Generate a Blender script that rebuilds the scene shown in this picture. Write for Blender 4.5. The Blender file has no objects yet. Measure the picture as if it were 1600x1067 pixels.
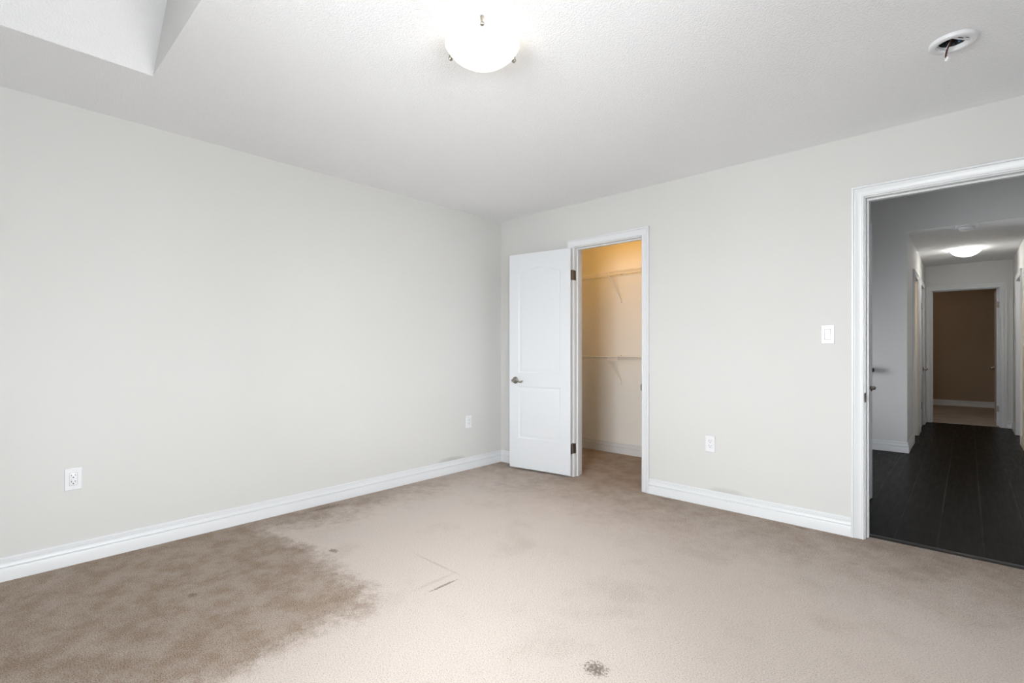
import bpy, bmesh, math, random
from mathutils import Vector, Matrix
random.seed(7)
SC = bpy.context.scene
COL = SC.collection
R = math.radians

# ------------------------------------------------------------------ camera
# room frame: X along the door wall, Y along the left wall, origin in the far corner of the bedroom
CAM = (3.496, -3.617, 1.145)
cd = bpy.data.cameras.new('camera')
cam = bpy.data.objects.new('camera', cd)
COL.objects.link(cam)
cam.location = CAM
cam.rotation_euler = (R(90), 0, math.atan2(0.679, 0.734))
cd.sensor_width = 36.0
cd.lens = 769.0 / 1600.0 * 36.0
cd.shift_y = 11.8 / 1600.0
cd.clip_start = 0.05
SC.camera = cam

# ------------------------------------------------------------------ world, light, exposure
SC.view_settings.view_transform = 'Standard'
SC.view_settings.look = 'None'
SC.view_settings.exposure = 0.08
SC.view_settings.gamma = 1.0
SC.view_settings.use_curve_mapping = False
W = bpy.data.worlds.new('world')
SC.world = W
W.use_nodes = True
bg = W.node_tree.nodes['Background']
bg.inputs[1].default_value = 5.6
_tc = W.node_tree.nodes.new('ShaderNodeTexCoord')
_sx = W.node_tree.nodes.new('ShaderNodeSeparateXYZ')
_cr = W.node_tree.nodes.new('ShaderNodeValToRGB')      # pale overcast sky over darker ground
_cr.color_ramp.elements[0].position = 0.47
_cr.color_ramp.elements[0].color = (0.42, 0.42, 0.41, 1)
_cr.color_ramp.elements[1].position = 0.53
_cr.color_ramp.elements[1].color = (0.92, 0.96, 1.0, 1)
_mr = W.node_tree.nodes.new('ShaderNodeMapRange')
_mr.inputs['From Min'].default_value = -1.0
W.node_tree.links.new(_tc.outputs['Generated'], _sx.inputs[0])
W.node_tree.links.new(_sx.outputs[2], _mr.inputs['Value'])
W.node_tree.links.new(_mr.outputs[0], _cr.inputs[0])
W.node_tree.links.new(_cr.outputs[0], bg.inputs[0])


def area(name, loc, rot, sx, sy, power, color=(1, 1, 1), spread=180):
    l = bpy.data.lights.new(name, 'AREA')
    l.shape = 'RECTANGLE'
    l.size, l.size_y = sx, sy
    l.energy = power
    l.color = color
    l.spread = R(spread)
    o = bpy.data.objects.new(name, l)
    o.location = loc
    o.rotation_euler = rot
    COL.objects.link(o)
    return o


def point(name, loc, power, color, radius=0.04):
    l = bpy.data.lights.new(name, 'POINT')
    l.energy = power
    l.color = color
    l.shadow_soft_size = radius
    o = bpy.data.objects.new(name, l)
    o.location = loc
    COL.objects.link(o)
    return o


# daylight just outside the two bedroom windows
area('window_daylight', (2.60, -4.75, 1.46), (R(76), 0, R(0)), 1.65, 1.30, 76, (0.95, 0.98, 1.0), 115)
area('side_window_daylight', (4.38, -2.95, 1.45), (R(74), 0, R(90)), 1.8, 1.25, 66, (0.95, 0.98, 1.0), 125)
# daylight through the low stair window at the left end of the landing
area('landing_daylight', (1.05, 2.15, 0.95), (R(90), 0, R(-90)), 1.2, 1.2, 36, (0.95, 0.97, 1.0))
# closet and bathroom lamps, their fittings out of sight
point('closet_lamp', (0.90, 0.46, 2.38), 7.5, (1.0, 0.48, 0.04), 0.05)
point('bathroom_lamp', (2.2, 4.4, 2.2), 24, (1.0, 0.70, 0.38), 0.06)
point('far_room_fill', (2.6, 8.2, 2.0), 6.0, (1.0, 0.84, 0.66), 0.10)  # unseen fill light added to brighten the far room


# ------------------------------------------------------------------ materials
def srgb(r, g, b):
    def f(c):
        c /= 255.0
        return c / 12.92 if c <= 0.04045 else ((c + 0.055) / 1.055) ** 2.4
    return (f(r), f(g), f(b), 1)


class NT:
    def __init__(s, name):
        s.m = bpy.data.materials.new(name)
        s.m.use_nodes = True
        s.t = s.m.node_tree
        s.n = s.t.nodes
        s.b = s.n['Principled BSDF']
        s.out = s.n['Material Output']

    def node(s, kind, **kw):
        n = s.n.new(kind)
        for k, v in kw.items():
            setattr(n, k, v)
        return n

    def link(s, a, b):
        s.t.links.new(a, b)

    def val(s, sock, v):
        if hasattr(v, 'is_output') or isinstance(v, bpy.types.NodeSocket):
            s.link(v, sock)
        else:
            sock.default_value = v

    def math(s, op, a, b=None, c=None, clamp=False):
        n = s.node('ShaderNodeMath', operation=op, use_clamp=clamp)
        s.val(n.inputs[0], a)
        if b is not None:
            s.val(n.inputs[1], b)
        if c is not None:
            s.val(n.inputs[2], c)
        return n.outputs[0]

    def smooth(s, v, a, b, lo=0.0, hi=1.0):
        n = s.node('ShaderNodeMapRange', interpolation_type='SMOOTHSTEP')
        s.val(n.inputs['Value'], v)
        n.inputs['From Min'].default_value = a
        n.inputs['From Max'].default_value = b
        n.inputs['To Min'].default_value = lo
        n.inputs['To Max'].default_value = hi
        return n.outputs['Result']

    def noise(s, vec, scale, detail=2.0, rough=0.5, dim='3D'):
        n = s.node('ShaderNodeTexNoise', noise_dimensions=dim)
        if vec is not None:
            s.link(vec, n.inputs['Vector'])
        n.inputs['Scale'].default_value = scale
        n.inputs['Detail'].default_value = detail
        n.inputs['Roughness'].default_value = rough
        return n.outputs['Fac']

    def mix(s, fac, a, b):
        n = s.node('ShaderNodeMix', data_type='RGBA')
        s.val(n.inputs[0], fac)
        s.val(n.inputs[6], a)
        s.val(n.inputs[7], b)
        return n.outputs[2]

    def geo(s):
        g = s.node('ShaderNodeNewGeometry')
        x = s.node('ShaderNodeSeparateXYZ')
        s.link(g.outputs['Position'], x.inputs[0])
        return g.outputs['Position'], x.outputs[0], x.outputs[1], x.outputs[2]

    def bump(s, h, strength, dist):
        n = s.node('ShaderNodeBump')
        s.val(n.inputs['Strength'], strength)
        n.inputs['Distance'].default_value = dist
        s.link(h, n.inputs['Height'])
        s.link(n.outputs[0], s.b.inputs['Normal'])
        return n


def plain(name, col, rough=0.5, metal=0.0, bump=None, spec=None):
    t = NT(name)
    t.b.inputs['Base Color'].default_value = col
    t.b.inputs['Roughness'].default_value = rough
    t.b.inputs['Metallic'].default_value = metal
    if spec is not None:
        t.b.inputs['Specular IOR Level'].default_value = spec
    p, x, y, z = t.geo()
    sc, st, ds = bump or (90.0, 0.05, 0.001)
    t.bump(t.noise(p, sc, 2.0), st, ds)
    return t.m


def wall_mat(name, col, scuffs=()):
    """matt roller-painted plaster; scuffs = (x, y, z, rx, ry, rz, amount) grey rub marks"""
    t = NT(name)
    p, x, y, z = t.geo()
    big = t.noise(p, 1.3, 3.0)
    c = t.mix(t.smooth(big, 0.35, 0.65), col, (col[0] * 0.985, col[1] * 0.985, col[2] * 0.98, 1))
    for (sx, sy, sz, rx, ry, rz, amt) in scuffs:
        dx = t.math('DIVIDE', t.math('SUBTRACT', x, sx), rx)
        dy = t.math('DIVIDE', t.math('SUBTRACT', y, sy), ry)
        dz = t.math('DIVIDE', t.math('SUBTRACT', z, sz), rz)
        d = t.math('ADD', t.math('ADD', t.math('MULTIPLY', dx, dx), t.math('MULTIPLY', dy, dy)), t.math('MULTIPLY', dz, dz))
        m = t.smooth(t.math('ADD', d, t.math('MULTIPLY', t.noise(p, 22.0, 3.0), 0.6)), 1.2, 0.2, 0.0, amt)
        c = t.mix(m, c, srgb(118, 116, 108))
    t.val(t.b.inputs['Base Color'], c)
    t.b.inputs['Roughness'].default_value = 0.75
    t.b.inputs['Specular IOR Level'].default_value = 0.25
    t.bump(t.noise(p, 140.0, 3.0), 0.10, 0.0015)
    return t.m


def ceiling_mat(name):
    t = NT(name)
    p, x, y, z = t.geo()
    t.b.inputs['Base Color'].default_value = (0.895, 0.905, 0.92, 1)
    t.b.inputs['Roughness'].default_value = 0.9
    t.b.inputs['Specular IOR Level'].default_value = 0.1
    a = t.noise(p, 120.0, 2.0, 0.5)
    b = t.smooth(t.noise(p, 210.0, 2.0, 0.5), 0.42, 0.60)
    h = t.math('ADD', t.math('MULTIPLY', t.smooth(a, 0.38, 0.66), 0.7), t.math('MULTIPLY', b, 0.3))
    edge = t.math('MULTIPLY', t.smooth(x, 0.07, 0.09), t.smooth(y, -0.07, -0.09))
    t.bump(t.math('MULTIPLY', h, edge), 0.5, 0.0032)
    return t.m


def carpet_mat(name, bedroom=True):
    t = NT(name)
    p, x, y, z = t.geo()
    light = srgb(202, 190, 181)
    dark = srgb(141, 121, 103)
    # tufts
    mp = t.node('ShaderNodeMapping')
    t.link(p, mp.inputs['Vector'])
    mp.inputs['Rotation'].default_value = (0, 0, R(35))
    mp.inputs['Scale'].default_value = (1.0, 1.5, 1.0)
    tuft = t.noise(mp.outputs[0], 150.0, 4.0, 0.75)
    tuft2 = t.noise(p, 230.0, 2.0, 0.6)
    grain = t.math('ADD', t.math('MULTIPLY', tuft, 0.65), t.math('MULTIPLY', tuft2, 0.35))
    if bedroom:
        wob = t.math('MULTIPLY', t.math('SUBTRACT', t.noise(p, 3.2, 5.0, 0.6), 0.5), 0.75)
        wob2 = t.math('MULTIPLY', t.math('SUBTRACT', t.noise(p, 16.0, 5.0, 0.75), 0.5), 0.75)
        wsum = t.math('ADD', wob, wob2)
        # less trodden rectangle where a bed stood against the left wall
        bx = t.smooth(t.math('ADD', x, t.math('MULTIPLY', wsum, 0.45)), 1.66, 1.48)
        by = t.smooth(t.math('ADD', y, t.math('MULTIPLY', wsum, 0.45)), -2.28, -2.46)
        bed = t.math('MULTIPLY', bx, by)
        # and a band along the left wall, thinning out towards the corner
        strip = t.math('MULTIPLY', t.smooth(t.math('ADD', x, wsum), 0.55, 0.05), t.smooth(y, -0.6, -2.3, 0.55, 0.85))
        far = t.math('MULTIPLY', t.smooth(t.math('ADD', y, wsum), -1.2, 0.15), 0.85)  # carpet darker towards the door wall and inside the closet
        mott = t.math('MULTIPLY', t.smooth(t.noise(p, 2.4, 4.0, 0.65), 0.50, 0.72), 0.22)
        worn = t.math('MAXIMUM', t.math('MAXIMUM', t.math('MULTIPLY', bed, 0.92), strip), t.math('MAXIMUM', far, mott))
        patch = t.smooth(t.noise(p, 7.0, 5.0, 0.7), 0.36, 0.66, 0.72, 1.05)
        worn = t.math('MULTIPLY', worn, patch, clamp=True)
        c = t.mix(worn, light, dark)
        # dirt: dents and spots with shapes of their own
        nz = t.noise(p, 95.0, 4.0, 0.75)

        def spot(cx, cy, rx, ry, amt, col):
            nonlocal c
            dx = t.math('DIVIDE', t.math('SUBTRACT', x, cx), rx)
            dy = t.math('DIVIDE', t.math('SUBTRACT', y, cy), ry)
            d = t.math('ADD', t.math('MULTIPLY', dx, dx), t.math('MULTIPLY', dy, dy))
            d = t.math('ADD', d, t.math('MULTIPLY', t.math('SUBTRACT', nz, 0.5), 6.0))
            c = t.mix(t.smooth(d, 1.0, 0.0, 0.0, amt), c, col)
        soil = srgb(96, 80, 68)
        spot(2.52, -2.12, 0.050, 0.045, 0.85, soil)
        spot(0.855, -2.254, 0.040, 0.022, 0.8, soil)
        spot(0.852, -2.945, 0.030, 0.022, 0.7, soil)
        spot(1.634, -2.095, 0.009, 0.100, 0.85, soil)
        spot(1.57, -2.10, 0.016, 0.15, 0.18, soil)
        spot(1.42, -1.965, 0.22, 0.010, 0.25, soil)
        spot(0.10, -1.93, 0.030, 0.12, 0.6, soil)
        spot(1.80, -0.06, 0.09, 0.020, 0.6, soil)
        spot(2.72, -0.05, 0.05, 0.018, 0.6, soil)
        spot(2.45, -0.9, 0.16, 0.07, 0.10, soil)
        spot(1.75, -0.55, 0.12, 0.05, 0.12, soil)
        spot(3.28, -0.45, 0.10, 0.05, 0.16, soil)
        spot(0.62, -0.62, 0.16, 0.05, 0.18, soil)
    else:
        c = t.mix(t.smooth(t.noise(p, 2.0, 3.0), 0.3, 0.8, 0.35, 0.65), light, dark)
    amp = t.math('MULTIPLY_ADD', worn, 3.6, 1.7) if bedroom else 1.2
    g = t.math('MULTIPLY_ADD', t.math('SUBTRACT', grain, 0.5), amp, 1.0)
    g = t.math('SUBTRACT', g, t.smooth(grain, 0.45, 0.36, 0.0, 0.36))
    g = t.math('MAXIMUM', g, 0.32)
    mm = t.node('ShaderNodeVectorMath', operation='SCALE')
    t.link(c, mm.inputs[0])
    t.link(g, mm.inputs['Scale'])
    t.link(mm.outputs[0], t.b.inputs['Base Color'])
    t.b.inputs['Roughness'].default_value = 1.0
    t.b.inputs['Specular IOR Level'].default_value = 0.0
    t.b.inputs['Sheen Weight'].default_value = 0.15
    t.bump(grain, 0.75, 0.009)
    return t.m


def wood_floor_mat():
    t = NT('black_plank_floor')
    p, x, y, z = t.geo()
    cx = t.node('ShaderNodeCombineXYZ')
    t.link(t.math('ADD', y, 20.33), cx.inputs[0])
    t.link(t.math('ADD', x, 10.034), cx.inputs[1])
    br = t.node('ShaderNodeTexBrick', offset=0.37, offset_frequency=2)
    t.link(cx.outputs[0], br.inputs['Vector'])
    br.inputs['Scale'].default_value = 1.0
    br.inputs['Brick Width'].default_value = 1.25
    br.inputs['Row Height'].default_value = 0.2
    br.inputs['Mortar Size'].default_value = 0.005
    br.inputs['Mortar Smooth'].default_value = 0.5
    br.inputs['Color1'].default_value = (0.0038, 0.0034, 0.003, 1)
    br.inputs['Color2'].default_value = (0.006, 0.0052, 0.0045, 1)
    br.inputs['Mortar'].default_value = (0.022, 0.022, 0.022, 1)  # bevel highlight along the seams painted as a lighter joint colour
    st = t.node('ShaderNodeMapping')
    t.link(p, st.inputs['Vector'])
    st.inputs['Scale'].default_value = (14, 1.2, 14)
    grain = t.noise(st.outputs[0], 3.0, 5.0, 0.65)
    c = t.mix(t.smooth(grain, 0.35, 0.7, 0.0, 0.6), br.outputs['Color'], (0.009, 0.0075, 0.0062, 1))
    t.link(c, t.b.inputs['Base Color'])
    t.val(t.b.inputs['Roughness'], t.smooth(grain, 0.3, 0.7, 0.30, 0.38))
    t.b.inputs['Specular IOR Level'].default_value = 0.028
    h = t.math('SUBTRACT', t.math('MULTIPLY', grain, 0.10), br.outputs['Fac'])
    t.bump(h, 0.4, 0.003)
    return t.m


WALL = srgb(210, 210, 208)
M = {}
M['wall'] = wall_mat('warm_grey_wall_paint', WALL, ((0, -0.66, 0.125, 0.2, 0.20, 0.035, 0.34), (2.24, 0, 0.125, 0.17, 0.2, 0.035, 0.20)))
M['hall_wall'] = wall_mat('hall_wall_paint', srgb(216, 216, 216))
M['closet_wall'] = wall_mat('closet_wall_paint', srgb(238, 237, 233))
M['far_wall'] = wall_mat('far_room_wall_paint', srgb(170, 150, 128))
M['ceiling'] = ceiling_mat('stippled_ceiling')
M['smooth_white'] = plain('smooth_white_plaster', (0.80, 0.80, 0.79, 1), 0.8)
M['trim'] = plain('white_trim_paint', (0.72, 0.735, 0.75, 1), 0.35, bump=(60, 0.04, 0.001))
M['door'] = plain('white_door_paint', (0.70, 0.72, 0.745, 1), 0.42, bump=(180, 0.06, 0.0008))
M['plastic'] = plain('white_plastic', (0.76, 0.77, 0.79, 1), 0.3)
M['plastic_dim'] = plain('pale_grey_plastic', (0.70, 0.71, 0.73, 1), 0.35)
M['slot'] = plain('dark_slot', (0.015, 0.015, 0.015, 1), 0.6)
M['nickel'] = plain('satin_nickel', (0.36, 0.34, 0.31, 1), 0.28, 1.0)
M['dark_nickel'] = plain('dull_hinge_metal', (0.20, 0.18, 0.16, 1), 0.38, 1.0)
M['wire'] = plain('white_coated_wire', (0.84, 0.83, 0.80, 1), 0.35)
M['carpet'] = carpet_mat('beige_cut_pile_carpet')
M['carpet2'] = carpet_mat('far_room_carpet', False)
M['wood'] = wood_floor_mat()
M['dark_wood'] = plain('black_stained_wood', (0.014, 0.012, 0.011, 1), 0.4)
M['galv'] = plain('galvanised_box', (0.11, 0.12, 0.13, 1), 0.5, 0.6)
M['wire_black'] = plain('black_wire', (0.02, 0.02, 0.02, 1), 0.4)
M['wire_red'] = plain('red_wire', (0.16, 0.030, 0.018, 1), 0.4)
M['wire_white'] = plain('white_wire', (0.7, 0.7, 0.68, 1), 0.4)
M['wire_blue'] = plain('blue_cap', (0.03, 0.12, 0.30, 1), 0.4)


def glass_dome_mat(name, col, glow=(1, 1, 1, 1), watt=0.0):
    t = NT(name)
    t.b.inputs['Base Color'].default_value = col
    t.b.inputs['Roughness'].default_value = 0.25
    tr = t.node('ShaderNodeBsdfTranslucent')
    p, x, y, z = t.geo()
    tr.inputs['Color'].default_value = col
    sw = t.noise(p, 9.0, 3.0, 0.6)
    mx = t.node('ShaderNodeMixShader')
    t.val(mx.inputs[0], t.smooth(sw, 0.3, 0.7, 0.62, 0.78))
    t.link(t.b.outputs[0], mx.inputs[1])
    t.link(tr.outputs[0], mx.inputs[2])
    t.b.inputs['Emission Color'].default_value = glow
    t.b.inputs['Emission Strength'].default_value = watt
    t.link(mx.outputs[0], t.out.inputs['Surface'])
    return t.m


M['dome'] = glass_dome_mat('frosted_glass_bowl', (0.84, 0.82, 0.77, 1), (1.0, 0.90, 0.70, 1), 0.8)
M['dome_hall'] = glass_dome_mat('corridor_glass_bowl', (0.84, 0.83, 0.80, 1), (1.0, 0.97, 0.92, 1), 48.0)


def pane_mat():
    t = NT('window_glass')
    tr = t.node('ShaderNodeBsdfTransparent')
    gl = t.node('ShaderNodeBsdfGlossy')
    gl.inputs['Roughness'].default_value = 0.02
    fr = t.node('ShaderNodeFresnel')
    fr.inputs[0].default_value = 1.45
    mx = t.node('ShaderNodeMixShader')
    t.link(fr.outputs[0], mx.inputs[0])
    t.link(tr.outputs[0], mx.inputs[1])
    t.link(gl.outputs[0], mx.inputs[2])
    t.link(mx.outputs[0], t.out.inputs['Surface'])
    return t.m


M['pane'] = pane_mat()


# ------------------------------------------------------------------ mesh helpers
class MB:
    def __init__(s):
        s.bm = bmesh.new()

    def face(s, pts):
        vs = [s.bm.verts.new(p) for p in pts]
        return s.bm.faces.new(vs)

    def box(s, x0, x1, y0, y1, z0, z1, bevel=0.0, seg=2):
        g = bmesh.ops.create_cube(s.bm, size=1.0)
        vs = g['verts']
        for v in vs:
            v.co = Vector((x0 + (v.co.x + 0.5) * (x1 - x0), y0 + (v.co.y + 0.5) * (y1 - y0), z0 + (v.co.z + 0.5) * (z1 - z0)))
        if bevel:
            es = list({e for v in vs for e in v.link_edges})
            bmesh.ops.bevel(s.bm, geom=es, offset=bevel, segments=seg, affect='EDGES', profile=0.5)
        return s

    def grid(s, rings, closed_u=True, cap0=False, cap1=False):
        """skin a list of equally long vertex rings"""
        vr = [[s.bm.verts.new(p) for p in r] for r in rings]
        n = len(vr[0])
        for a, b in zip(vr, vr[1:]):
            for i in range(n if closed_u else n - 1):
                j = (i + 1) % n
                s.bm.faces.new((a[i], a[j], b[j], b[i]))
        if cap0:
            s.bm.faces.new(list(reversed(vr[0])))
        if cap1:
            s.bm.faces.new(vr[-1])
        return s

    def tube(s, pts, rad, seg=10, squash=(1.0, 1.0), up=(0, 0, 1), caps=True):
        pts = [Vector(p) for p in pts]
        rad = rad if isinstance(rad, (list, tuple)) else [rad] * len(pts)
        rings = []
        for i, p in enumerate(pts):
            a = pts[max(i - 1, 0)]
            b = pts[min(i + 1, len(pts) - 1)]
            d = (b - a).normalized()
            u = Vector(up)
            if abs(d.dot(u)) > 0.95:
                u = Vector((1, 0, 0))
            sx = d.cross(u).normalized()
            sy = sx.cross(d).normalized()
            rings.append([p + sx * (math.cos(k * 2 * math.pi / seg) * rad[i] * squash[0]) + sy * (math.sin(k * 2 * math.pi / seg) * rad[i] * squash[1]) for k in range(seg)])
        return s.grid(rings, True, caps, caps)

    def lathe(s, prof, seg=48, axis='z', center=(0, 0, 0), cap0=False, cap1=False):
        """prof = list of (radius, height); axis the direction of height"""
        c = Vector(center)
        rings = []
        for r, h in prof:
            ring = []
            for k in range(seg):
                a = k * 2 * math.pi / seg
                u, v = r * math.cos(a), r * math.sin(a)
                if axis == 'z':
                    ring.append(c + Vector((u, v, h)))
                elif axis == 'y':
                    ring.append(c + Vector((u, h, v)))
                else:
                    ring.append(c + Vector((h, u, v)))
            rings.append(ring)
        return s.grid(rings, True, cap0, cap1)

    def sweep_plan(s, path, prof, z0=0.0):
        """profile (v outwards to the left of the path, height) along a plan polyline with mitred corners"""
        pts = [Vector((p[0], p[1])) for p in path]
        rings = []
        for i, p in enumerate(pts):
            dirs = []
            if i > 0:
                dirs.append((p - pts[i - 1]).normalized())
            if i < len(pts) - 1:
                dirs.append((pts[i + 1] - p).normalized())
            ns = [Vector((-d.y, d.x)) for d in dirs]
            if len(ns) == 2:
                m = (ns[0] + ns[1]).normalized()
                m = m / max(0.2, m.dot(ns[0]))
            else:
                m = ns[0]
            rings.append([(p.x + m.x * v, p.y + m.y * v, z0 + h) for v, h in prof])
        return s.grid(rings, True, True, True)

    def sweep_door(s, a0, a1, z1, prof, mp):
        """casing around an opening; prof = (u away from the opening, v out of the wall); mp(a, z, v) -> xyz"""
        rings = [[mp(a0 - u, 0.0, v) for u, v in prof], [mp(a0 - u, z1 + u, v) for u, v in prof],
                 [mp(a1 + u, z1 + u, v) for u, v in prof], [mp(a1 + u, 0.0, v) for u, v in prof]]
        return s.grid(rings, True, True, True)

    def move(s, mat):
        bmesh.ops.transform(s.bm, matrix=mat, verts=s.bm.verts)
        return s

    def build(s, name, mat, parent=None, smooth=None, loc=None):
        bmesh.ops.recalc_face_normals(s.bm, faces=s.bm.faces)
        me = bpy.data.meshes.new(name)
        s.bm.to_mesh(me)
        s.bm.free()
        o = bpy.data.objects.new(name, me)
        COL.objects.link(o)
        me.materials.append(mat)
        if smooth is not None:
            for p in me.polygons:
                p.use_smooth = True
            try:
                me.set_sharp_from_angle(angle=R(smooth))
            except Exception:
                pass
        if parent is not None:
            o.parent = parent
        if loc is not None:
            o.location = loc
        return o


def tag(o, label, cat, group=None, kind=None):
    o['label'] = label
    o['category'] = cat
    if group:
        o['group'] = group
    if kind:
        o['kind'] = kind
    return o


def thing(name, label, cat, loc, rotz=0.0, group=None):
    o = bpy.data.objects.new(name, None)
    o.empty_display_size = 0.1
    COL.objects.link(o)
    o.location = loc
    o.rotation_euler = (0, 0, rotz)
    return tag(o, label, cat, group)


def struct(o, label, cat):
    return tag(o, label, cat, None, 'structure')


def wall_x(name, y0, y1, x0, x1, z1, mat, holes, label, z0=0.0):
    """wall running along X; holes = (xa, xb, za, zb)"""
    mb = MB()
    xs = sorted({x0, x1} | {h[0] for h in holes} | {h[1] for h in holes})
    for a, b in zip(xs, xs[1:]):
        h = [q for q in holes if q[0] <= a + 1e-6 and q[1] >= b - 1e-6]
        if not h:
            mb.box(a, b, y0, y1, z0, z1)
        else:
            _, _, za, zb = h[0]
            if za > z0 + 1e-4:
                mb.box(a, b, y0, y1, z0, za)
            if zb < z1 - 1e-4:
                mb.box(a, b, y0, y1, zb, z1)
    return struct(mb.build(name, mat), label, 'wall')


def wall_y(name, x0, x1, y0, y1, z1, mat, holes, label, z0=0.0):
    mb = MB()
    ys = sorted({y0, y1} | {h[0] for h in holes} | {h[1] for h in holes})
    for a, b in zip(ys, ys[1:]):
        h = [q for q in holes if q[0] <= a + 1e-6 and q[1] >= b - 1e-6]
        if not h:
            mb.box(x0, x1, a, b, z0, z1)
        else:
            _, _, za, zb = h[0]
            if za > z0 + 1e-4:
                mb.box(x0, x1, a, b, z0, za)
            if zb < z1 - 1e-4:
                mb.box(x0, x1, a, b, zb, z1)
    return struct(mb.build(name, mat), label, 'wall')


# ------------------------------------------------------------------ measures
H = 2.44            # bedroom ceiling
HH = 3.0            # taller landing ceiling
XR = 4.05           # bedroom right wall
YF = -4.40          # bedroom window wall
T = 0.12            # wall thickness
J = 0.018           # jamb board
CL0, CL1, CLH = 0.910, 1.570, 2.050       # closet opening
BD0, BD1, BDH = 3.047, 3.860, 2.055       # bedroom opening
CB = 1.15           # closet back wall
HX = 2.94           # near hall wall face
HY = 1.13           # its corner
LY = 3.315          # landing wall facing the bedroom
CX0, CX1 = 3.010, 3.98                     # corridor walls
EY = 6.47           # corridor end wall
FY = 9.72           # far room back wall

# ------------------------------------------------------------------ floors
mb = MB()
mb.box(0, XR, YF, 0.0, -0.06, 0)
mb.box(CL0 - J, CL1 + J, 0.0, T, -0.06, 0)
mb.box(0, 1.95, T, CB, -0.06, 0)
mb.box(BD0 - J, BD1 + J, 0, 0.065, -0.06, 0)
struct(mb.build('floor', M['carpet']), 'worn beige wall to wall carpet of the empty bedroom', 'carpet')
mb = MB()
mb.box(BD0 - J, BD1 + J, 0.065, T, -0.06, -0.004)
mb.box(1.2, 4.1, T, EY + 0.06, -0.06, -0.004)
mb.box(1.5, 4.1, EY + 0.06, EY + T, -0.06, -0.004)
struct(mb.build('floor_hall', M['wood']), 'black plank floor of the hallway beyond the open doorway', 'floor')
mb = MB()
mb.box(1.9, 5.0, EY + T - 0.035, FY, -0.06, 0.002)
struct(mb.build('floor_far_room', M['carpet2']), 'shadowed beige carpet in the far room at the end of the corridor', 'carpet')

# ------------------------------------------------------------------ bedroom walls
wall_y('wall_left', -T, 0, YF - T, CB + 0.1, HH, M['wall'], [], 'long blank off-white wall on the left with two sockets')
wall_x('wall_back', 0, T, 0, 4.15, HH, M['wall'],
       [(CL0 - J, CL1 + J, 0, CLH + J), (BD0 - J, BD1 + J, 0, BDH + J)],
       'off-white wall holding the closet opening and the hallway doorway')
WX0, WX1, WZ0, WZ1 = 1.85, 3.35, 0.80, 2.05
wall_x('wall_front', YF - T, YF, 0, XR + T, 3.4, M['wall'], [(WX0, WX1, WZ0, WZ1)], 'window wall behind the camera')
SY0, SY1, SZ0, SZ1 = -3.80, -2.10, 0.80, 2.00
wall_y('wall_right', XR, XR + T, YF, 0, HH, M['wall'], [(SY0, SY1, SZ0, SZ1)], 'side wall to the right of the camera')

# ceiling of the bedroom with the vaulted recess and the hole of the detector box
VX0, VX1, VY = 0.66, 3.96, -3.06
VZ, VT0, VT1 = 3.05, 1.35, 3.27
DET = (3.452, -0.838)
bm = bmesh.new()


def loop(pts):
    vs = [bm.verts.new(p) for p in pts]
    return [bm.edges.new((vs[i], vs[(i + 1) % len(vs)])) for i in range(len(vs))]


es = loop([(0, YF, H), (VX0, YF, H), (VX0, VY, H), (VX1, VY, H), (VX1, YF, H), (XR, YF, H), (XR, 0, H), (0, 0, H)])
es += loop([(DET[0] + 0.048 * math.cos(k * math.pi / 12), DET[1] + 0.048 * math.sin(k * math.pi / 12), H) for k in range(24)])
bmesh.ops.triangle_fill(bm, edges=es, use_beauty=True)
mb = MB()
mb.bm.free()
mb.bm = bm
struct(mb.build('ceiling', M['ceiling']), 'white stippled bedroom ceiling', 'ceiling')
mb = MB()
mb.face([(VX0, VY, H), (VX0, YF, H), (VT0, YF, VZ), (VT0, VY, VZ)])
mb.face([(VT0, VY, VZ), (VT0, YF, VZ), (VT1, YF, VZ), (VT1, VY, VZ)])
mb.face([(VT1, VY, VZ), (VT1, YF, VZ), (VX1, YF, H), (VX1, VY, H)])
struct(mb.build('ceiling_vault', M['ceiling']), 'sloping stippled panel of the raised ceiling recess at upper left', 'ceiling')
mb = MB()
mb.face([(VX0, VY, H), (VX1, VY, H), (VT1, VY, VZ), (VT0, VY, VZ)])
struct(mb.build('ceiling_vault_end', M['smooth_white']), 'smooth triangular end face of the raised ceiling recess', 'ceiling')
mb = MB()   # unseen deck added to keep daylight out above the ceiling
mb.box(-T, XR + T, YF - T, T, 3.42, 3.5)
struct(mb.build('ceiling_light_blocker', M['smooth_white']), 'unseen daylight blocker above the bedroom ceiling', 'ceiling')


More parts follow.
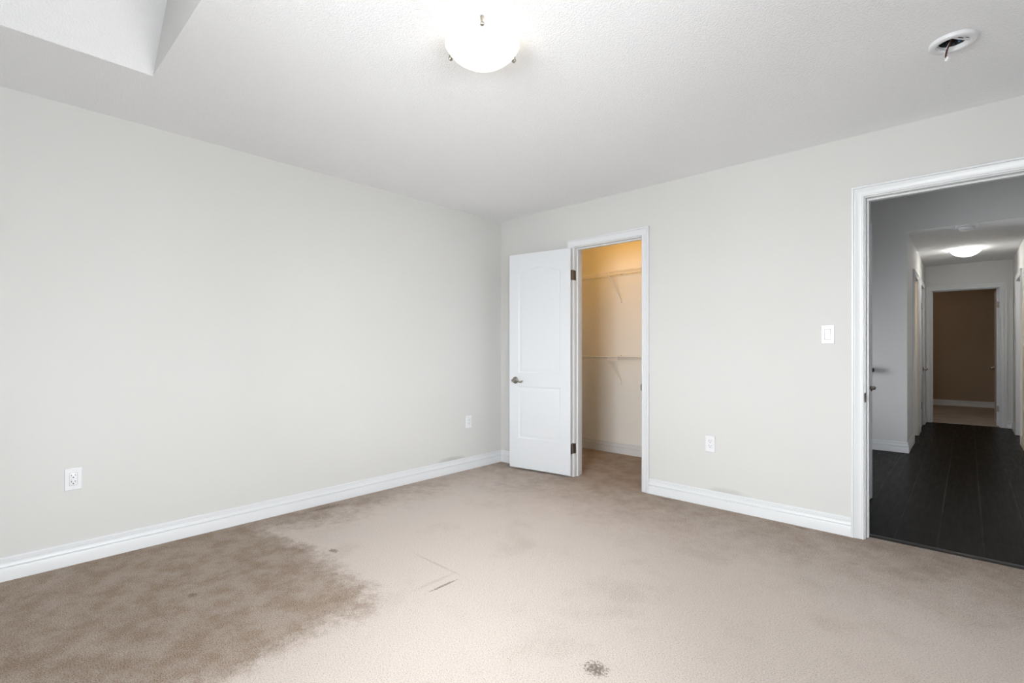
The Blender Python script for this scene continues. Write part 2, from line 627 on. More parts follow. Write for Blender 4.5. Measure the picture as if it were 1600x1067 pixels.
# windows
def window(name, mp, a0, a1, z0, z1, label):
    """mp(a, depth, z); depth 0 at the inner wall face, positive to the outside"""
    def bx(mb, aa, ab, d0, d1, za, zb):
        p, q = mp(aa, d0, za), mp(ab, d1, zb)
        mb.box(min(p[0], q[0]), max(p[0], q[0]), min(p[1], q[1]), max(p[1], q[1]), za, zb)
    mb = MB()
    f = 0.045
    bx(mb, a0, a1, 0.05, 0.11, z0, z0 + f)
    bx(mb, a0, a1, 0.05, 0.11, z1 - f, z1)
    bx(mb, a0, a0 + f, 0.05, 0.11, z0 + f, z1 - f)
    bx(mb, a1 - f, a1, 0.05, 0.11, z0 + f, z1 - f)
    am = (a0 + a1) / 2
    bx(mb, am - 0.03, am + 0.03, 0.05, 0.11, z0 + f, z1 - f)
    root = struct(mb.build(name, M['trim']), label, 'window')
    mb = MB()
    bx(mb, a0 - 0.06, a1 + 0.06, -0.035, 0.05, z0 - 0.025, z0)
    mb.build('window_sill', M['trim'], root)
    mb = MB()
    for p, q in ((a0 + f, am - 0.03), (am + 0.03, a1 - f)):
        mb.face([mp(p, 0.08, z0 + f), mp(q, 0.08, z0 + f), mp(q, 0.08, z1 - f), mp(p, 0.08, z1 - f)])
    mb.build('window_pane', M['pane'], root)
    return root


window('window_1', lambda a, d, z: (a, YF - d, z), WX0, WX1, WZ0, WZ1, 'tall white framed window under the raised ceiling behind the camera')
window('window_3', lambda a, d, z: (1.2 - d + 0.01, a, z), 1.55, 2.75, 0.35, 1.55, 'low stair window at the left end of the landing')
window('window_2', lambda a, d, z: (XR + d, a, z), SY0, SY1, SZ0, SZ1, 'white framed side window to the right of the camera')

# ------------------------------------------------------------------ closet shell
wall_x('wall_closet_back', CB, CB + 0.1, 0, 2.05, H, M['closet_wall'], [], 'back wall of the closet behind the wire shelves')
wall_y('wall_closet_right', 1.95, 2.05, T, CB, H, M['closet_wall'], [], 'right hand wall inside the closet')
mb = MB()
mb.box(-T, 2.95, T, CB + 0.1, H, H + 0.05)
struct(mb.build('ceiling_closet', M['smooth_white']), 'closet ceiling', 'ceiling')

# ------------------------------------------------------------------ hall, corridor and the rooms off it
DN0, DN1 = 0.235, 0.98          # linen door in the near hall wall
DA0, DA1 = 4.150, 4.800         # bathroom doorway
DB0, DB1 = 5.300, 6.060         # second door on the left
DC0, DC1 = 4.930, 5.740         # door on the right
DE0, DE1 = 3.090, 3.850         # end doorway
DH = 2.045
wall_y('wall_hall_near', HX - 0.1, HX, T, HY, HH, M['hall_wall'], [(DN0 - J, DN1 + J, 0, DH + J)], 'end of the short hall wall just inside the doorway')
wall_x('wall_hall_return', HY - 0.1, HY, 2.05, HX - 0.1, HH, M['hall_wall'], [], 'hidden return of the short hall wall')
wall_y('wall_landing_left', 1.1, 1.2, HY, LY, HH, M['hall_wall'], [(1.55, 2.75, 0.35, 1.55)], 'left end wall of the landing')
wall_x('wall_landing_near', CB + 0.1, CB + 0.2, 1.2, 2.2, HH, M['hall_wall'], [], 'landing wall behind the closet')
mb = MB()
mb.box(1.1, CX0, LY, LY + 0.1, 0, HH)
mb.box(CX0, CX1, LY, LY + 0.015, H, HH)
struct(mb.build('wall_landing', M['hall_wall']), 'grey shaded hall wall facing the doorway beside and above the corridor', 'wall')
wall_y('wall_corridor_left', CX0 - 0.12, CX0, LY + 0.1, EY, H, M['hall_wall'],
       [(DA0 - J, DA1 + J, 0, DH + J), (DB0 - J, DB1 + J, 0, DH + J)], 'left wall of the corridor with the warm lit doorway')
wall_y('wall_corridor_right', CX1, CX1 + 0.12, T, EY, HH, M['hall_wall'],
       [(DC0 - J, DC1 + J, 0, DH + J)], 'right wall of the corridor')
wall_x('wall_corridor_end', EY, EY + T, 1.9, 5.1, H + 0.1, M['hall_wall'], [(DE0 - J, DE1 + J, 0, DH + J)], 'end wall of the corridor around the far doorway')
mb = MB()
mb.box(1.1, CX1 + 0.12, T, LY, HH, HH + 0.05)
struct(mb.build('ceiling_landing', M['smooth_white']), 'high landing ceiling', 'ceiling')
mb = MB()
mb.box(CX0, CX1, LY + 0.015, LY + 0.1, H, H + 0.05)
mb.box(1.4, 5.2, LY + 0.1, EY + 0.06, H, H + 0.05)
struct(mb.build('ceiling_corridor', M['ceiling']), 'dim grey corridor ceiling carrying the lamp', 'ceiling')
mb = MB()
mb.box(1.8, 5.1, EY + 0.06, FY + 0.1, H, H + 0.05)
struct(mb.build('ceiling_far_room', M['smooth_white']), 'far room ceiling', 'ceiling')
mb = MB()
mb.box(1.4, 1.5, LY + 0.1, EY + 0.06, 0, H)
struct(mb.build('wall_bathroom', M['hall_wall']), 'hidden wall of the room behind the warm lit doorway', 'wall')
mb = MB()
mb.box(5.1, 5.2, 3.9, EY + T, 0, H)
mb.box(CX1 + 0.12, 5.1, 3.9, 4.0, 0, H)
mb.box(4.1, 5.1, 4.0, EY, -0.06, -0.004)
struct(mb.build('wall_side_room', M['hall_wall']), 'hidden room behind the right corridor door', 'wall')
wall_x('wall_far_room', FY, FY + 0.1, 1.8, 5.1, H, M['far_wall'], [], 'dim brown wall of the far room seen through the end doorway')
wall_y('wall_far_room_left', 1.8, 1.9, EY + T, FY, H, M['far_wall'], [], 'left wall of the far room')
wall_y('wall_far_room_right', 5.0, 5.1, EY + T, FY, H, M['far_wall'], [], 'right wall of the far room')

# ------------------------------------------------------------------ trim: casings, jambs, baseboards
CASING = [(0, 0), (0, .008), (.003, .0115), (.009, .0125), (.0120, .0080), (.016, .0080), (.038, .0125), (.042, .0155), (.047, .0165),
          (.0485, .0125), (.0505, .0125), (.053, .0185), (.061, .0195), (.065, .016), (.065, 0)]
BASE = [(0, 0), (.016, 0), (.016, .060), (.0150, .0625), (.0090, .063), (.0090, .0665), (.0150, .069), (.0160, .073), (.0135, .080), (.0105, .086), (.0070, .090),
        (.0105, .0915), (.0105, .096), (.0070, .098), (.0080, .110), (.0060, .114), (.0025, .116), (0, .116)]


def doorway(n, axis, face_a, face_b, a0, a1, h, label, stop=(0.040, 0.075), sides=(1, 1)):
    """casing on both faces, jamb boards and stops of a doorway in a wall.
    axis 'x': wall runs along X between Y=face_a (casing side a, outwards -) and Y=face_b"""
    def P(a, d, z):
        return (a, d, z) if axis == 'x' else (d, a, z)
    sg = 1 if face_b > face_a else -1
    mb = MB()
    r = 0.006
    if sides[0]:
        mb.sweep_door(a0 - r, a1 + r, h + r, CASING, lambda a, z, v: P(a, face_a - sg * v, z))
    if sides[1]:
        mb.sweep_door(a0 - r, a1 + r, h + r, CASING, lambda a, z, v: P(a, face_b + sg * v, z))
    root = struct(mb.build('trim_%d' % n, M['trim'], smooth=28), label, 'door casing')
    mb = MB()

    def bx(aa, ab, da, db, za, zb, bev=0.0015):
        p, q = P(aa, da, za), P(ab, db, zb)
        mb.box(min(p[0], q[0]), max(p[0], q[0]), min(p[1], q[1]), max(p[1], q[1]), za, zb, bev, 1)
    bx(a0 - J, a0, face_a, face_b, 0, h + J)
    bx(a1, a1 + J, face_a, face_b, 0, h + J)
    bx(a0, a1, face_a, face_b, h, h + J)
    mb.build('jamb', M['trim'], root)
    mb = MB()
    s0, s1 = face_a + sg * stop[0], face_a + sg * stop[1]
    bx(a0, a0 + 0.011, s0, s1, 0, h - 0.011)
    bx(a1 - 0.011, a1, s0, s1, 0, h - 0.011)
    bx(a0, a1, s0, s1, h - 0.011, h)
    mb.build('door_stop', M['trim'], root)
    return root


tr_closet = doorway(1, 'x', 0, T, CL0, CL1, CLH, 'white moulded casing around the closet opening')
tr_bed = doorway(2, 'x', 0, T, BD0, BD1, BDH, 'white moulded casing around the open doorway to the dark hall')
tr_linen = doorway(3, 'y', HX, HX - 0.1, DN0, DN1, DH, 'hidden casing of the door in the short hall wall', sides=(1, 0))
tr_bath = doorway(4, 'y', CX0, CX0 - 0.12, DA0, DA1, DH, 'white casing of the warm lit doorway on the corridor left')
tr_left = doorway(5, 'y', CX0, CX0 - 0.12, DB0, DB1, DH, 'white casing of the last door on the corridor left', sides=(1, 0))
tr_right = doorway(6, 'y', CX1, CX1 + 0.12, DC0, DC1, DH, 'white casing of the doorway on the corridor right', stop=(0.045, 0.08))
tr_end = doorway(7, 'x', EY, EY + T, DE0, DE1, DH, 'grey-white casing of the doorway at the corridor end', stop=(0.045, 0.08))


def strike(parent, x, y, z, sx):
    """strike plate let into a jamb face at X=x (sx = direction the face looks), curled lip on the room side"""
    mb = MB()
    n = 12
    out, lip = [], []
    rings = []
    for k in range(n + 1):
        a = -math.pi / 2 + math.pi * k / n
        zz = z + 0.029 * math.sin(a)
        w = 0.018 + 0.012 * math.cos(a)
        rings.append([(x + sx * 0.0012, y + 0.022, zz), (x + sx * 0.0012, y + 0.022 - w, zz), (x - sx * 0.003, y + 0.018 - w - 0.002, zz), (x - sx * 0.003, y + 0.022, zz)])
    mb.grid(rings, True, True, True)
    return mb.build('strike_plate', M['dark_nickel'], parent, smooth=40)


strike(tr_bed, BD0, -0.004, 0.853, 1)
strike(tr_closet, CL1, -0.004, 0.838, -1)


def baseboard(name, path, label, mat='trim'):
    mb = MB()
    mb.sweep_plan(path, BASE)
    return struct(mb.build(name, M[mat], smooth=25), label, 'baseboard')


cw = 0.071
baseboard('baseboard_left', [(CL0 - cw, 0), (0, 0), (0, YF + 0.02)], 'white moulded baseboard along the left wall and round the corner to the closet door')
baseboard('baseboard_back', [(BD0 - cw, 0), (CL1 + cw, 0)], 'white moulded baseboard between the closet opening and the hall doorway')
baseboard('baseboard_right', [(XR, YF + 0.02), (XR, 0), (BD1 + cw, 0)], 'white baseboard along the wall right of the camera')
baseboard('baseboard_closet', [(1.95, T), (1.95, CB), (0, CB), (0, T), (CL0 - cw, T)], 'white baseboard round the inside of the closet')
baseboard('baseboard_hall', [(HX, DN1 + cw), (HX, HY), (2.1, HY)], 'white baseboard at the end of the short hall wall')
baseboard('baseboard_landing', [(CX0, DA0 - cw), (CX0, LY), (1.2, LY)], 'grey-white baseboard along the hall wall and into the corridor')
baseboard('baseboard_corridor', [(CX0, DB0 - cw), (CX0, DA1 + cw)], 'short baseboard between the two left corridor doors')
baseboard('baseboard_corridor_end', [(CX0, EY), (CX0, DB1 + cw)], 'tiny baseboard in the left end corner of the corridor')
baseboard('baseboard_corridor_right', [(CX1, 0.15), (CX1, DC0 - cw)], 'baseboard along the right corridor wall before its door')
baseboard('baseboard_corridor_far_right', [(CX1, DC1 + cw), (CX1, EY), (DE1 + cw, EY)], 'baseboard in the right end corner of the corridor')
baseboard('baseboard_far_room', [(5.0, FY), (1.9, FY)], 'dim baseboard along the far room wall')

# reducer strip where carpet meets planks
mb = MB()
mb.grid([[(BD0, y, z) for y, z in ((.062, -.02), (.062, .004), (.070, .0075), (.105, .0075), (.125, -.002), (.125, -.02))],
         [(BD1, y, z) for y, z in ((.062, -.02), (.062, .004), (.070, .0075), (.105, .0075), (.125, -.002), (.125, -.02))]], True, True, True)
struct(mb.build('trim_8', M['dark_wood'], smooth=30), 'black wooden threshold strip where the carpet meets the hall planks', 'threshold')


# ------------------------------------------------------------------ panel doors
def inset(poly, d):
    """offset a convex-ish closed polygon inwards (counter-clockwise)"""
    n = len(poly)
    out = []
    for i in range(n):
        p0, p, p1 = Vector(poly[i - 1]), Vector(poly[i]), Vector(poly[(i + 1) % n])
        d0, d1 = (p - p0).normalized(), (p1 - p).normalized()
        n0, n1 = Vector((-d0.y, d0.x)), Vector((-d1.y, d1.x))
        m = (n0 + n1)
        m = m / max(0.3, m.length_squared / 2) if m.length > 1e-6 else n0
        out.append((p.x + m.x * d, p.y + m.y * d))
    return out


def leaf_mesh(w, h, th):
    """moulded two-panel door with an arched upper panel; hinge edge at x=0, y from 0 to th"""
    st = 0.100
    x0, x1 = st, w - st
    lower = [(x0, 0.285), (x1, 0.285), (x1, 0.775), (x0, 0.775)]
    zb, zs, za = 0.905, 1.840, 1.890
    upper = [(x0, zb), (x1, zb), (x1, zs)]
    n = 14
    for k in range(1, n):
        s = k / n
        e = 0.5 - 0.5 * math.cos(2 * math.pi * s)
        e = e ** 0.75
        upper.append((x1 + (x0 - x1) * s, zs + (za - zs) * e))
    upper.append((x0, zs))
    rings = [(0.0, 0.0), (0.004, 0.0035), (0.010, 0.0055), (0.016, 0.0060), (0.020, 0.0050), (0.040, 0.0012), (0.046, 0.0010)]
    b = bmesh.new()
    for side in (0, 1):
        def P(q, dep):
            return (q[0], dep if side == 0 else th - dep, q[1])

        def lp(poly, dep):
            vs = [b.verts.new(P(q, dep)) for q in poly]
            return vs, [b.edges.new((vs[i], vs[(i + 1) % len(vs)])) for i in range(len(vs))]
        rect = [(0, 0), (w, 0), (w, h), (0, h)]
        ov, oe = lp(rect, 0)
        es = list(oe)
        firsts = []
        for poly in (lower, upper):
            v, e = lp(poly, 0)
            es += e
            firsts.append((poly, v))
        bmesh.ops.triangle_fill(b, edges=es, use_beauty=True)
        for poly, v in firsts:
            prev = v
            for off, dep in rings[1:]:
                cur = [b.verts.new(P(q, dep)) for q in inset(poly, off)]
                for i in range(len(cur)):
                    j = (i + 1) % len(cur)
                    b.faces.new((prev[i], prev[j], cur[j], cur[i]))
                prev = cur
            b.faces.new(prev)
        if side == 0:
            first = ov
        else:
            for i in range(4):
                j = (i + 1) % 4
                b.faces.new((first[i], first[j], ov[j], ov[i]))
    bmesh.ops.recalc_face_normals(b, faces=b.faces)
    m = MB()
    m.bm.free()
    m.bm = b
    return m


def lever_set(parent, x, z, yface, sy, dirx, name='door_handle', style='wave'):
    """rose, neck and curved lever on a door face at y=yface looking towards sy; lever runs towards dirx"""
    mb = MB()
    mb.lathe([(0.0, 0), (0.033, 0), (0.0335, 0.004), (0.031, 0.008), (0.024, 0.0115), (0.019, 0.013), (0.015, 0.016), (0.0125, 0.022), (0.0125, 0.040), (0.014, 0.046), (0.0135, 0.054), (0.009, 0.060), (0.0, 0.062)], 28, 'y')
    mb.move(Matrix.Translation((x, yface, z)) @ Matrix.Diagonal((1, sy, 1, 1)))
    rose = mb.build(name, M['nickel'], parent, smooth=35)
    mb = MB()
    pts, rad = [], []
    for k in range(15):
        s = k / 14
        pts.append((x + dirx * (0.112 * s - 0.004), yface + sy * (0.050 - 0.010 * math.sin(math.pi * s)), z + 0.010 * math.sin(2.1 * math.pi * s) * (0.4 + s) - 0.004 * s))
        rad.append(0.0105 - 0.0045 * s)
    mb.tube(pts, rad, 12, (0.75, 1.0))
    mb.build('lever', M['nickel'], rose, smooth=50)
    return rose


def hinge(parent, z, px, py, jamb, door_dir, name='hinge'):
    """knuckle at the pin and one plate along each of two plan directions"""
    mb = MB()
    for k in range(5):
        a = z - 0.0445 + k * 0.0178
        mb.lathe([(0.0, a), (0.0052, a), (0.0055, a + 0.001), (0.0055, a + 0.0165), (0.0052, a + 0.0175), (0, a + 0.0175)], 14, 'z', (px, py, 0))
    mb.lathe([(0.0, z + 0.0445), (0.0065, z + 0.0445), (0.0065, z + 0.048), (0.003, z + 0.050), (0, z + 0.0505)], 14, 'z', (px, py, 0))
    for d in (jamb, door_dir):
        dv = Vector((d[0], d[1], 0)).normalized()
        nv = Vector((-dv.y, dv.x, 0)) * 0.0016
        p = Vector((px, py, 0)) + Vector((d[2], d[3], 0))
        q = p + dv * 0.033
        mb.grid([[(p + nv) + Vector((0, 0, z - 0.0445)), (q + nv) + Vector((0, 0, z - 0.0445)), (q - nv) + Vector((0, 0, z - 0.0445)), (p - nv) + Vector((0, 0, z - 0.0445))],
                 [(p + nv) + Vector((0, 0, z + 0.0445)), (q + nv) + Vector((0, 0, z + 0.0445)), (q - nv) + Vector((0, 0, z + 0.0445)), (p - nv) + Vector((0, 0, z + 0.0445))]], True, True, True)
    return mb.build(name, M['dark_nickel'], parent, smooth=40)


def place_door(n, w, loc, rot, label, handle=True, hinges=(), hand_sides=(1, 1), lever_z=0.830, h=2.025):
    """local frame: hinge edge x=0, faces at y=0 and y=th"""
    o = leaf_mesh(w, h, 0.035).build('door_%d' % n, M['door'], smooth=30)
    o.location = loc
    o.rotation_euler = (0, 0, rot)
    struct(o, label, 'door')
    if handle:
        if hand_sides[0]:
            lever_set(o, w - 0.068, lever_z, 0.0, -1, -1)
        if hand_sides[1]:
            lever_set(o, w - 0.068, lever_z, 0.035, 1, -1)
    return o


# closet door, swung right back against the wall
ANG = R(-171.2)
pin = (0.905, -0.014)
d1 = place_door(1, 0.654, (pin[0], pin[1], 0.018), ANG, 'white two-panel closet door swung open flat against the wall', h=2.025)
# closed leaf would lie at y 0..0.035 from the pin: shift the mesh away from the pin a little
for v in d1.data.vertices:
    v.co.x += 0.004
    v.co.y += 0.004
for c in d1.children:
    c.location = (0.004, 0.004, 0)
inv = Matrix.Rotation(-ANG, 4, 'Z')
jd = inv @ Vector((0, 1, 0))
jo = inv @ Vector((CL0 + 0.0005 - pin[0], 0.004, 0))
for z in (1.806 - 0.018, 0.255 - 0.018):
    hinge(d1, z, 0, 0, (jd.x, jd.y, jo.x, jo.y), (0, 1, 0.0035, 0.004))
# latch edge plate on the free edge
mb = MB()
mb.box(0.6575, 0.6592, 0.010, 0.033, 0.800, 0.860, 0.0005, 1)
mb.build('latch_plate', M['dark_nickel'], d1)

# door in the short hall wall (closed), faces +X
d2 = place_door(2, DN1 - DN0 - 0.006, (HX - 0.004, DN0 + 0.003, 0.010), R(90), 'white door in the short hall wall, only its lever showing', hand_sides=(1, 0), lever_z=0.845)
# last door on the corridor left (closed, flush with the corridor)
d3 = place_door(3, DB1 - DB0 - 0.006, (CX0 - 0.004, DB0 + 0.003, 0.010), R(90), 'white closed door at the far end of the corridor left wall', hand_sides=(1, 0), lever_z=0.835)
for z in (1.73, 0.34):
    hinge(d3, z, 0.004, -0.021, (0, 1, -0.0015, 0.004), (0, 1, 0.001, 0.004))
# door on the corridor right (closed, hung on the room side)
d4 = place_door(4, DC1 - DC0 - 0.006, (CX1 + 0.083, DC1 - 0.003, 0.010), R(-90), 'white closed door set back in the corridor right wall', hand_sides=(1, 0))
# end door, open 90 degrees into the far room
d5 = place_door(5, DE1 - DE0 - 0.006, (DE1 - 0.002, EY + T + 0.006, 0.012), R(90), 'white door standing open into the far room at the corridor end', lever_z=0.83)
for z in (1.79, 0.25):
    mb = MB()
    mb.box(0.0 - 0.0035, 0.0, 0.003, 0.033, z - 0.0445, z + 0.0445, 0.0005, 1)
    mb.lathe([(0, z - 0.0445), (0.0055, z - 0.0445), (0.0055, z + 0.0445), (0, z + 0.0445)], 12, 'z', (-0.003, -0.004, 0))
    mb.build('hinge', M['dark_nickel'], d5)


# ------------------------------------------------------------------ sockets and switches
def plate_mesh(w, h, th, hole_w, hole_h):
    """cover plate with a rectangular cut-out, thin bevelled rim; x across, y out (-), z up"""
    b = MB()
    def rect(w_, h_, y):
        return [(-w_ / 2, y, -h_ / 2), (w_ / 2, y, -h_ / 2), (w_ / 2, y, h_ / 2), (-w_ / 2, y, h_ / 2)]
    b.grid([rect(w, h, 0), rect(w, h, -th * 0.45), rect(w - 0.006, h - 0.006, -th), rect(hole_w, hole_h, -th), rect(hole_w, hole_h, -0.0005)], True)
    return b


def socket(loc, rotz, label):
    t = thing('wall_socket', label, 'electrical outlet', loc, rotz, 'electrical outlets on the bedroom walls')
    plate_mesh(0.071, 0.117, 0.007, 0.034, 0.068).build('cover_plate', M['plastic'], t)
    mb = MB()
    mb.box(-0.0162, 0.0162, -0.0078, -0.0005, -0.0332, 0.0332, 0.0012, 2)
    face = mb.build('receptacle', M['plastic'], t, smooth=40)
    mb = MB()
    for s in (-1, 1):
        zc = s * 0.0165 + 0.002
        mb.box(-0.0085, -0.0058, -0.0083, -0.006, zc - 0.001, zc + 0.0075)
        mb.box(0.0058, 0.0085, -0.0083, -0.006, zc, zc + 0.0065)
        mb.lathe([(0, -0.0083), (0.003, -0.0083), (0.003, -0.006)], 14, 'y', (0, 0, zc - 0.0085), cap0=False)
    mb.build('slots', M['slot'], face)
    for s in (-1, 1):
        mb = MB()
        mb.lathe([(0, -0.0082), (0.0022, -0.0080), (0.0027, -0.0070), (0.0027, -0.006)], 14, 'y', (0, 0, s * 0.0485))
        mb.build('screw', M['plastic_dim'], t, smooth=40)
    return t


socket((0, -3.280, 0.453), R(90), 'white duplex socket nearest the camera, low on the left wall')
socket((0, -0.449, 0.450), R(90), 'white duplex socket low on the left wall near the room corner')
socket((2.121, 0, 0.454), 0, 'white duplex socket on the wall between the closet and the doorway')


def switch(loc, rotz, label, cat='light switch'):
    t = thing('light_switch', label, cat, loc, rotz)
    plate_mesh(0.071, 0.117, 0.007, 0.034, 0.068).build('cover_plate', M['plastic'], t)
    mb = MB()
    mb.grid([[(-0.0155, -0.001, -0.0325), (0.0155, -0.001, -0.0325), (0.0155, -0.001, 0.0325), (-0.0155, -0.001, 0.0325)],
             [(-0.0155, -0.0055, -0.0325), (0.0155, -0.0055, -0.0325), (0.0155, -0.0105, 0.0325), (-0.0155, -0.0105, 0.0325)]], True, False, True)
    rk = mb.build('rocker', M['plastic'], t)
    mb = MB()
    mb.box(-0.0150, 0.0150, -0.0098, -0.006, 0.0015, 0.0040, 0.0004, 1)
    mb.build('rocker_ridge', M['plastic_dim'], rk)
    mb = MB()
    mb.box(-0.0172, 0.0172, -0.0014, -0.0006, -0.0342, 0.0342)
    mb.build('switch_gap', M['slot'], rk)
    for s in (-1, 1):
        mb = MB()
        mb.lathe([(0, -0.0080), (0.0025, -0.0078), (0.0030, -0.0070), (0.0030, -0.006)], 14, 'y', (0, 0, s * 0.0485))
        mb.build('screw', M['plastic_dim'], t, smooth=40)
    return t


switch((2.853, 0, 1.237), 0, 'white rocker light switch on the wall beside the hall doorway')
switch((CX1, 4.66, 1.235), R(-90), 'light switch on the corridor right wall at the photo edge')


# ------------------------------------------------------------------ ceiling lights
def dome_light(loc, rad, drop, gap, label, power, color, rotz=0.0, bulb=(0.0, 0.0), pan=0.82, bowl='dome'):
    """flush fitting: white pan on the ceiling, frosted bowl held by three clips"""
    t = thing('ceiling_light', label, 'ceiling light', loc, rotz)
    mb = MB()
    mb.lathe([(0, 0), (rad * pan, 0), (rad * pan, -0.012), (rad * (pan - 0.02), -0.016), (0, -0.016)], 56, 'z')
    mb.build('mounting_pan', M['smooth_white'], t, smooth=40)
    mb = MB()
    prof = [(rad * 0.985, -gap + 0.001), (rad, -gap), (rad * 0.985, -gap - 0.004)]
    n = 16
    rs = (rad * rad + drop * drop) / (2 * drop)
    for k in range(1, n + 1):
        s = (1 - k / n)
        r = rad * 0.98 * s
        prof.append((max(r, 0.0005), -gap - 0.004 - (math.sqrt(max(rs * rs - r * r, 0)) - (rs - drop)) * 0.98))
    mb.lathe(prof, 72, 'z', cap1=True)
    mb.build('glass_bowl', M[bowl], t, smooth=60)
    for k in range(3):
        a = math.pi / 2 + k * 2 * math.pi / 3
        ca, sa = math.cos(a), math.sin(a)
        mb = MB()
        p = lambda r, z: (ca * r, sa * r, z)
        mb.tube([p(rad * 0.80, -0.012), p(rad * 1.02, -0.012), p(rad * 1.05, -gap * 0.6), p(rad * 1.045, -gap - 0.006), p(rad * 1.00, -gap - 0.014), p(rad * 0.955, -gap - 0.013)], [0.004] * 5 + [0.0035], 8, (2.0, 0.7))
        clip = mb.build('clip', M['nickel'], t, smooth=40)
        mb = MB()
        mb.lathe([(0, 0), (0.0085, 0.001), (0.0095, 0.005), (0.0080, 0.010), (0.004, 0.0125), (0, 0.013)], 18, 'z')
        tilt = Matrix.Translation(p(rad * 0.995, -gap - 0.010)) @ Matrix.Rotation(a, 4, 'Z') @ Matrix.Rotation(R(125), 4, 'Y')
        mb.move(tilt)
        mb.build('clip_knob', M['nickel'], clip, smooth=40)
    l = point('ceiling_light_bulb', (loc[0] + bulb[0], loc[1] + bulb[1], loc[2] - gap - drop * 0.25), power, color, 0.03)
    return t


dome_light((2.012, -2.195, H), 0.155, 0.082, 0.030, 'lit frosted glass bowl lamp on the bedroom ceiling', 0.6, (1.0, 0.86, 0.64), R(226), (0.03, 0.01))
dome_light((3.482, 5.06, H), 0.150, 0.075, 0.022, 'small lit bowl lamp on the corridor ceiling', 4, (1.0, 0.97, 0.92), R(-65), pan=0.88, bowl='dome_hall')

# ------------------------------------------------------------------ detector base with loose wires, bedroom ceiling
det = thing('smoke_detector', 'opened white smoke detector mount with loose wires dangling from the bedroom ceiling', 'smoke detector', (DET[0], DET[1], H), R(-38))
mb = MB()
mb.lathe([(0.054, 0.0), (0.080, 0.0), (0.081, -0.006), (0.078, -0.013), (0.073, -0.016), (0.062, -0.017), (0.056, -0.015), (0.054, -0.010), (0.054, 0.0)], 64, 'z')
mb.build('mounting_ring', M['plastic'], det, smooth=35)
mb = MB()
mb.lathe([(0.047, 0.0), (0.047, 0.045), (0.0, 0.045)], 24, 'z')
mb.build('junction_box', M['galv'], det, smooth=35)
# half-moon bracket plate across the ring
mb = MB()
pts = []
for k in range(17):
    a = -R(62) + R(124) * k / 16
    pts.append((0.0555 * math.cos(a), 0.0555 * math.sin(a)))
mb.grid([[(x, y, -0.006) for x, y in pts], [(x, y, -0.010) for x, y in pts]], True, True, True)
plate = mb.build('bracket_plate', M['plastic'], det)
mb = MB()
for (a, b, c, d) in ((0.036, 0.040, -0.022, 0.004), (0.043, 0.046, 0.006, 0.024)):
    mb.box(a, b, c, d, -0.0106, -0.0098)
mb.build('bracket_slot', M['slot'], plate)
mb = MB()
pts = []
for k in range(11):
    a = R(150) + R(80) * k / 10
    pts.append((0.0555 * math.cos(a), 0.0555 * math.sin(a)))
mb.grid([[(x, y, -0.006) for x, y in pts], [(x, y, -0.010) for x, y in pts]], True, True, True)
mb.build('bracket_plate', M['plastic_dim'], det)


def wirepath(off, mid=0.0):
    P0, P1, P2, P3 = Vector((0.0, 0.005, 0.02)), Vector((-0.012 + off, -0.010, -0.006)), Vector((-0.030 + off, -0.012 + mid, -0.050)), Vector((-0.016 + off * 0.6, -0.014, -0.066))
    out = []
    for k in range(15):
        s = k / 14
        out.append((1 - s) ** 3 * P0 + 3 * s * (1 - s) ** 2 * P1 + 3 * s * s * (1 - s) * P2 + s ** 3 * P3)
    return out


for nm, off, mid in (('wire_black', 0.0, 0.0), ('wire_red', 0.004, 0.004), ('wire_white', -0.004, -0.003)):
    mb = MB()
    mb.tube(wirepath(off, mid), 0.0017, 8)
    o = mb.build('loose_wire', M[nm], det, smooth=60)
    o['label'] = {'wire_black': 'black wire', 'wire_red': 'red wire', 'wire_white': 'white wire'}[nm]
mb = MB()
mb.box(-0.006, 0.006, -0.005, 0.005, -0.009, 0.009, 0.001, 1)
mb.move(Matrix.Translation((-0.012, -0.014, -0.070)) @ Matrix.Rotation(R(35), 4, 'Y'))
mb.build('wire_plug', M['plastic'], det)
for (x, y, c) in ((0.008, 0.022, 'wire_blue'), (-0.014, 0.018, 'wire_black'), (-0.022, 0.004, 'wire_black')):
    mb = MB()
    mb.lathe([(0, -0.008), (0.0045, -0.007), (0.006, 0.014), (0.0, 0.016)], 12, 'z', (x, y, 0.004))
    mb.build('wire_nut', M[c], det, smooth=40)

# corridor detector
sd = thing('smoke_detector', 'small white smoke detector on the corridor ceiling above the lamp', 'smoke detector', (3.492, 3.425, H), 0)
mb = MB()
mb.lathe([(0, 0), (0.088, 0), (0.090, -0.006), (0.084, -0.012), (0, -0.012)], 40, 'z')
mb.build('base_plate', M['plastic'], sd, smooth=35)
mb = MB()
mb.lathe([(0.062, -0.012), (0.066, -0.018), (0.064, -0.034), (0.056, -0.044), (0.02, -0.047), (0, -0.047)], 40, 'z')
body = mb.build('detector_body', M['plastic_dim'], sd, smooth=35)
mb = MB()
mb.lathe([(0, -0.0485), (0.012, -0.0485), (0.013, -0.046), (0.013, -0.043)], 20, 'z', (-0.025, -0.02, 0))
mb.build('test_button', M['plastic'], body, smooth=35)


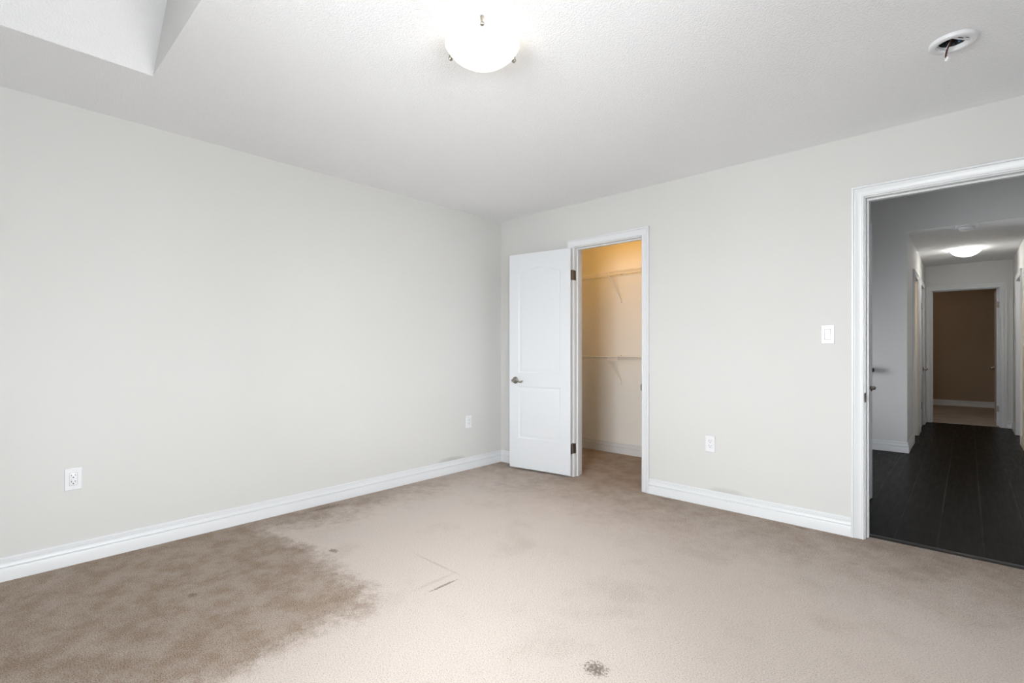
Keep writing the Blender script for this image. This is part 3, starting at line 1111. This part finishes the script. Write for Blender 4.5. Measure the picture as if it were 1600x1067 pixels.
# ------------------------------------------------------------------ closet wire shelves
def wire_shelf(z, posts, label):
    t = thing('wire_shelf', label, 'shelf', (0.0, CB, z), 0, 'wire shelves in the closet')
    D = 0.305
    L0, L1 = 0.012, 1.938
    mb = MB()
    x = L0 + 0.01
    while x < L1:
        mb.tube([(x, -0.004, 0), (x, -D, 0)], 0.0016, 6)
        x += 0.0254
    mb.build('wire_deck', M['wire'], t, smooth=60)
    for nm, y, zz, r in (('back_rod', -0.006, -0.004, 0.003), ('middle_rod', -D * 0.52, -0.004, 0.003), ('front_rod', -D, 0.0, 0.0034), ('lip_rod', -D - 0.004, -0.036, 0.0034)):
        mb = MB()
        mb.tube([(L0, y, zz), (L1, y, zz)], r, 8)
        mb.build(nm, M['wire'], t, smooth=60)
    for px in posts:
        mb = MB()
        mb.tube([(px, -D + 0.006, 0.0035), (px, -D - 0.003, 0.002), (px, -D - 0.006, -0.006), (px, -D - 0.006, -0.036)], 0.0028, 8)
        mb.build('lip_post', M['wire'], t, smooth=60)
    for bx in (0.72, 1.52):
        mb = MB()
        mb.tube([(bx, -D - 0.001, -0.002), (bx, -D + 0.012, -0.024), (bx, -0.016, -0.262), (bx, -0.004, -0.278)], 0.0042, 8, (1.4, 0.8))
        mb.box(bx - 0.008, bx + 0.008, -0.006, 0, -0.305, -0.262, 0.001, 1)
        br = mb.build('brace', M['wire'], t, smooth=40)
        mb = MB()
        mb.lathe([(0, -0.008), (0.003, -0.0078), (0.004, -0.006)], 12, 'y', (bx, 0, -0.297))
        mb.build('screw', M['dark_nickel'], br)
        mb = MB()
        mb.box(bx - 0.007, bx + 0.007, -0.013, 0, -0.010, 0.014, 0.001, 1)
        clip = mb.build('wall_clip', M['wire'], t)
        mb = MB()
        mb.lathe([(0, -0.0145), (0.0032, -0.014), (0.004, -0.012)], 12, 'y', (bx, 0, 0.009))
        mb.build('screw', M['dark_nickel'], clip)
    return t


wire_shelf(1.955, (0.135, 0.440, 0.745, 1.050, 1.355, 1.66), 'upper white wire shelf high on the closet back wall')
wire_shelf(1.065, (0.238, 0.543, 0.848, 1.153, 1.458, 1.763), 'lower white wire shelf at half height on the closet back wall')

# ------------------------------------------------------------------ handrail on the landing wall
hr = thing('handrail', 'end of a dark wooden handrail on the grey hall wall', 'handrail', (2.0, LY, 0.907), 0)
mb = MB()
mb.box(-0.7, 0.722, -0.085, -0.045, -0.022, 0.022, 0.006, 2)
mb.build('rail', M['dark_wood'], hr, smooth=40)
for x in (-0.4, 0.45):
    mb = MB()
    mb.tube([(x, 0, -0.05), (x, -0.04, -0.052), (x, -0.062, -0.04), (x, -0.065, -0.020)], 0.006, 10)
    mb.lathe([(0, 0), (0.022, 0), (0.020, -0.006), (0, -0.008)], 20, 'y', (x, 0, -0.05))
    mb.build('rail_bracket', M['dark_nickel'], hr, smooth=40)
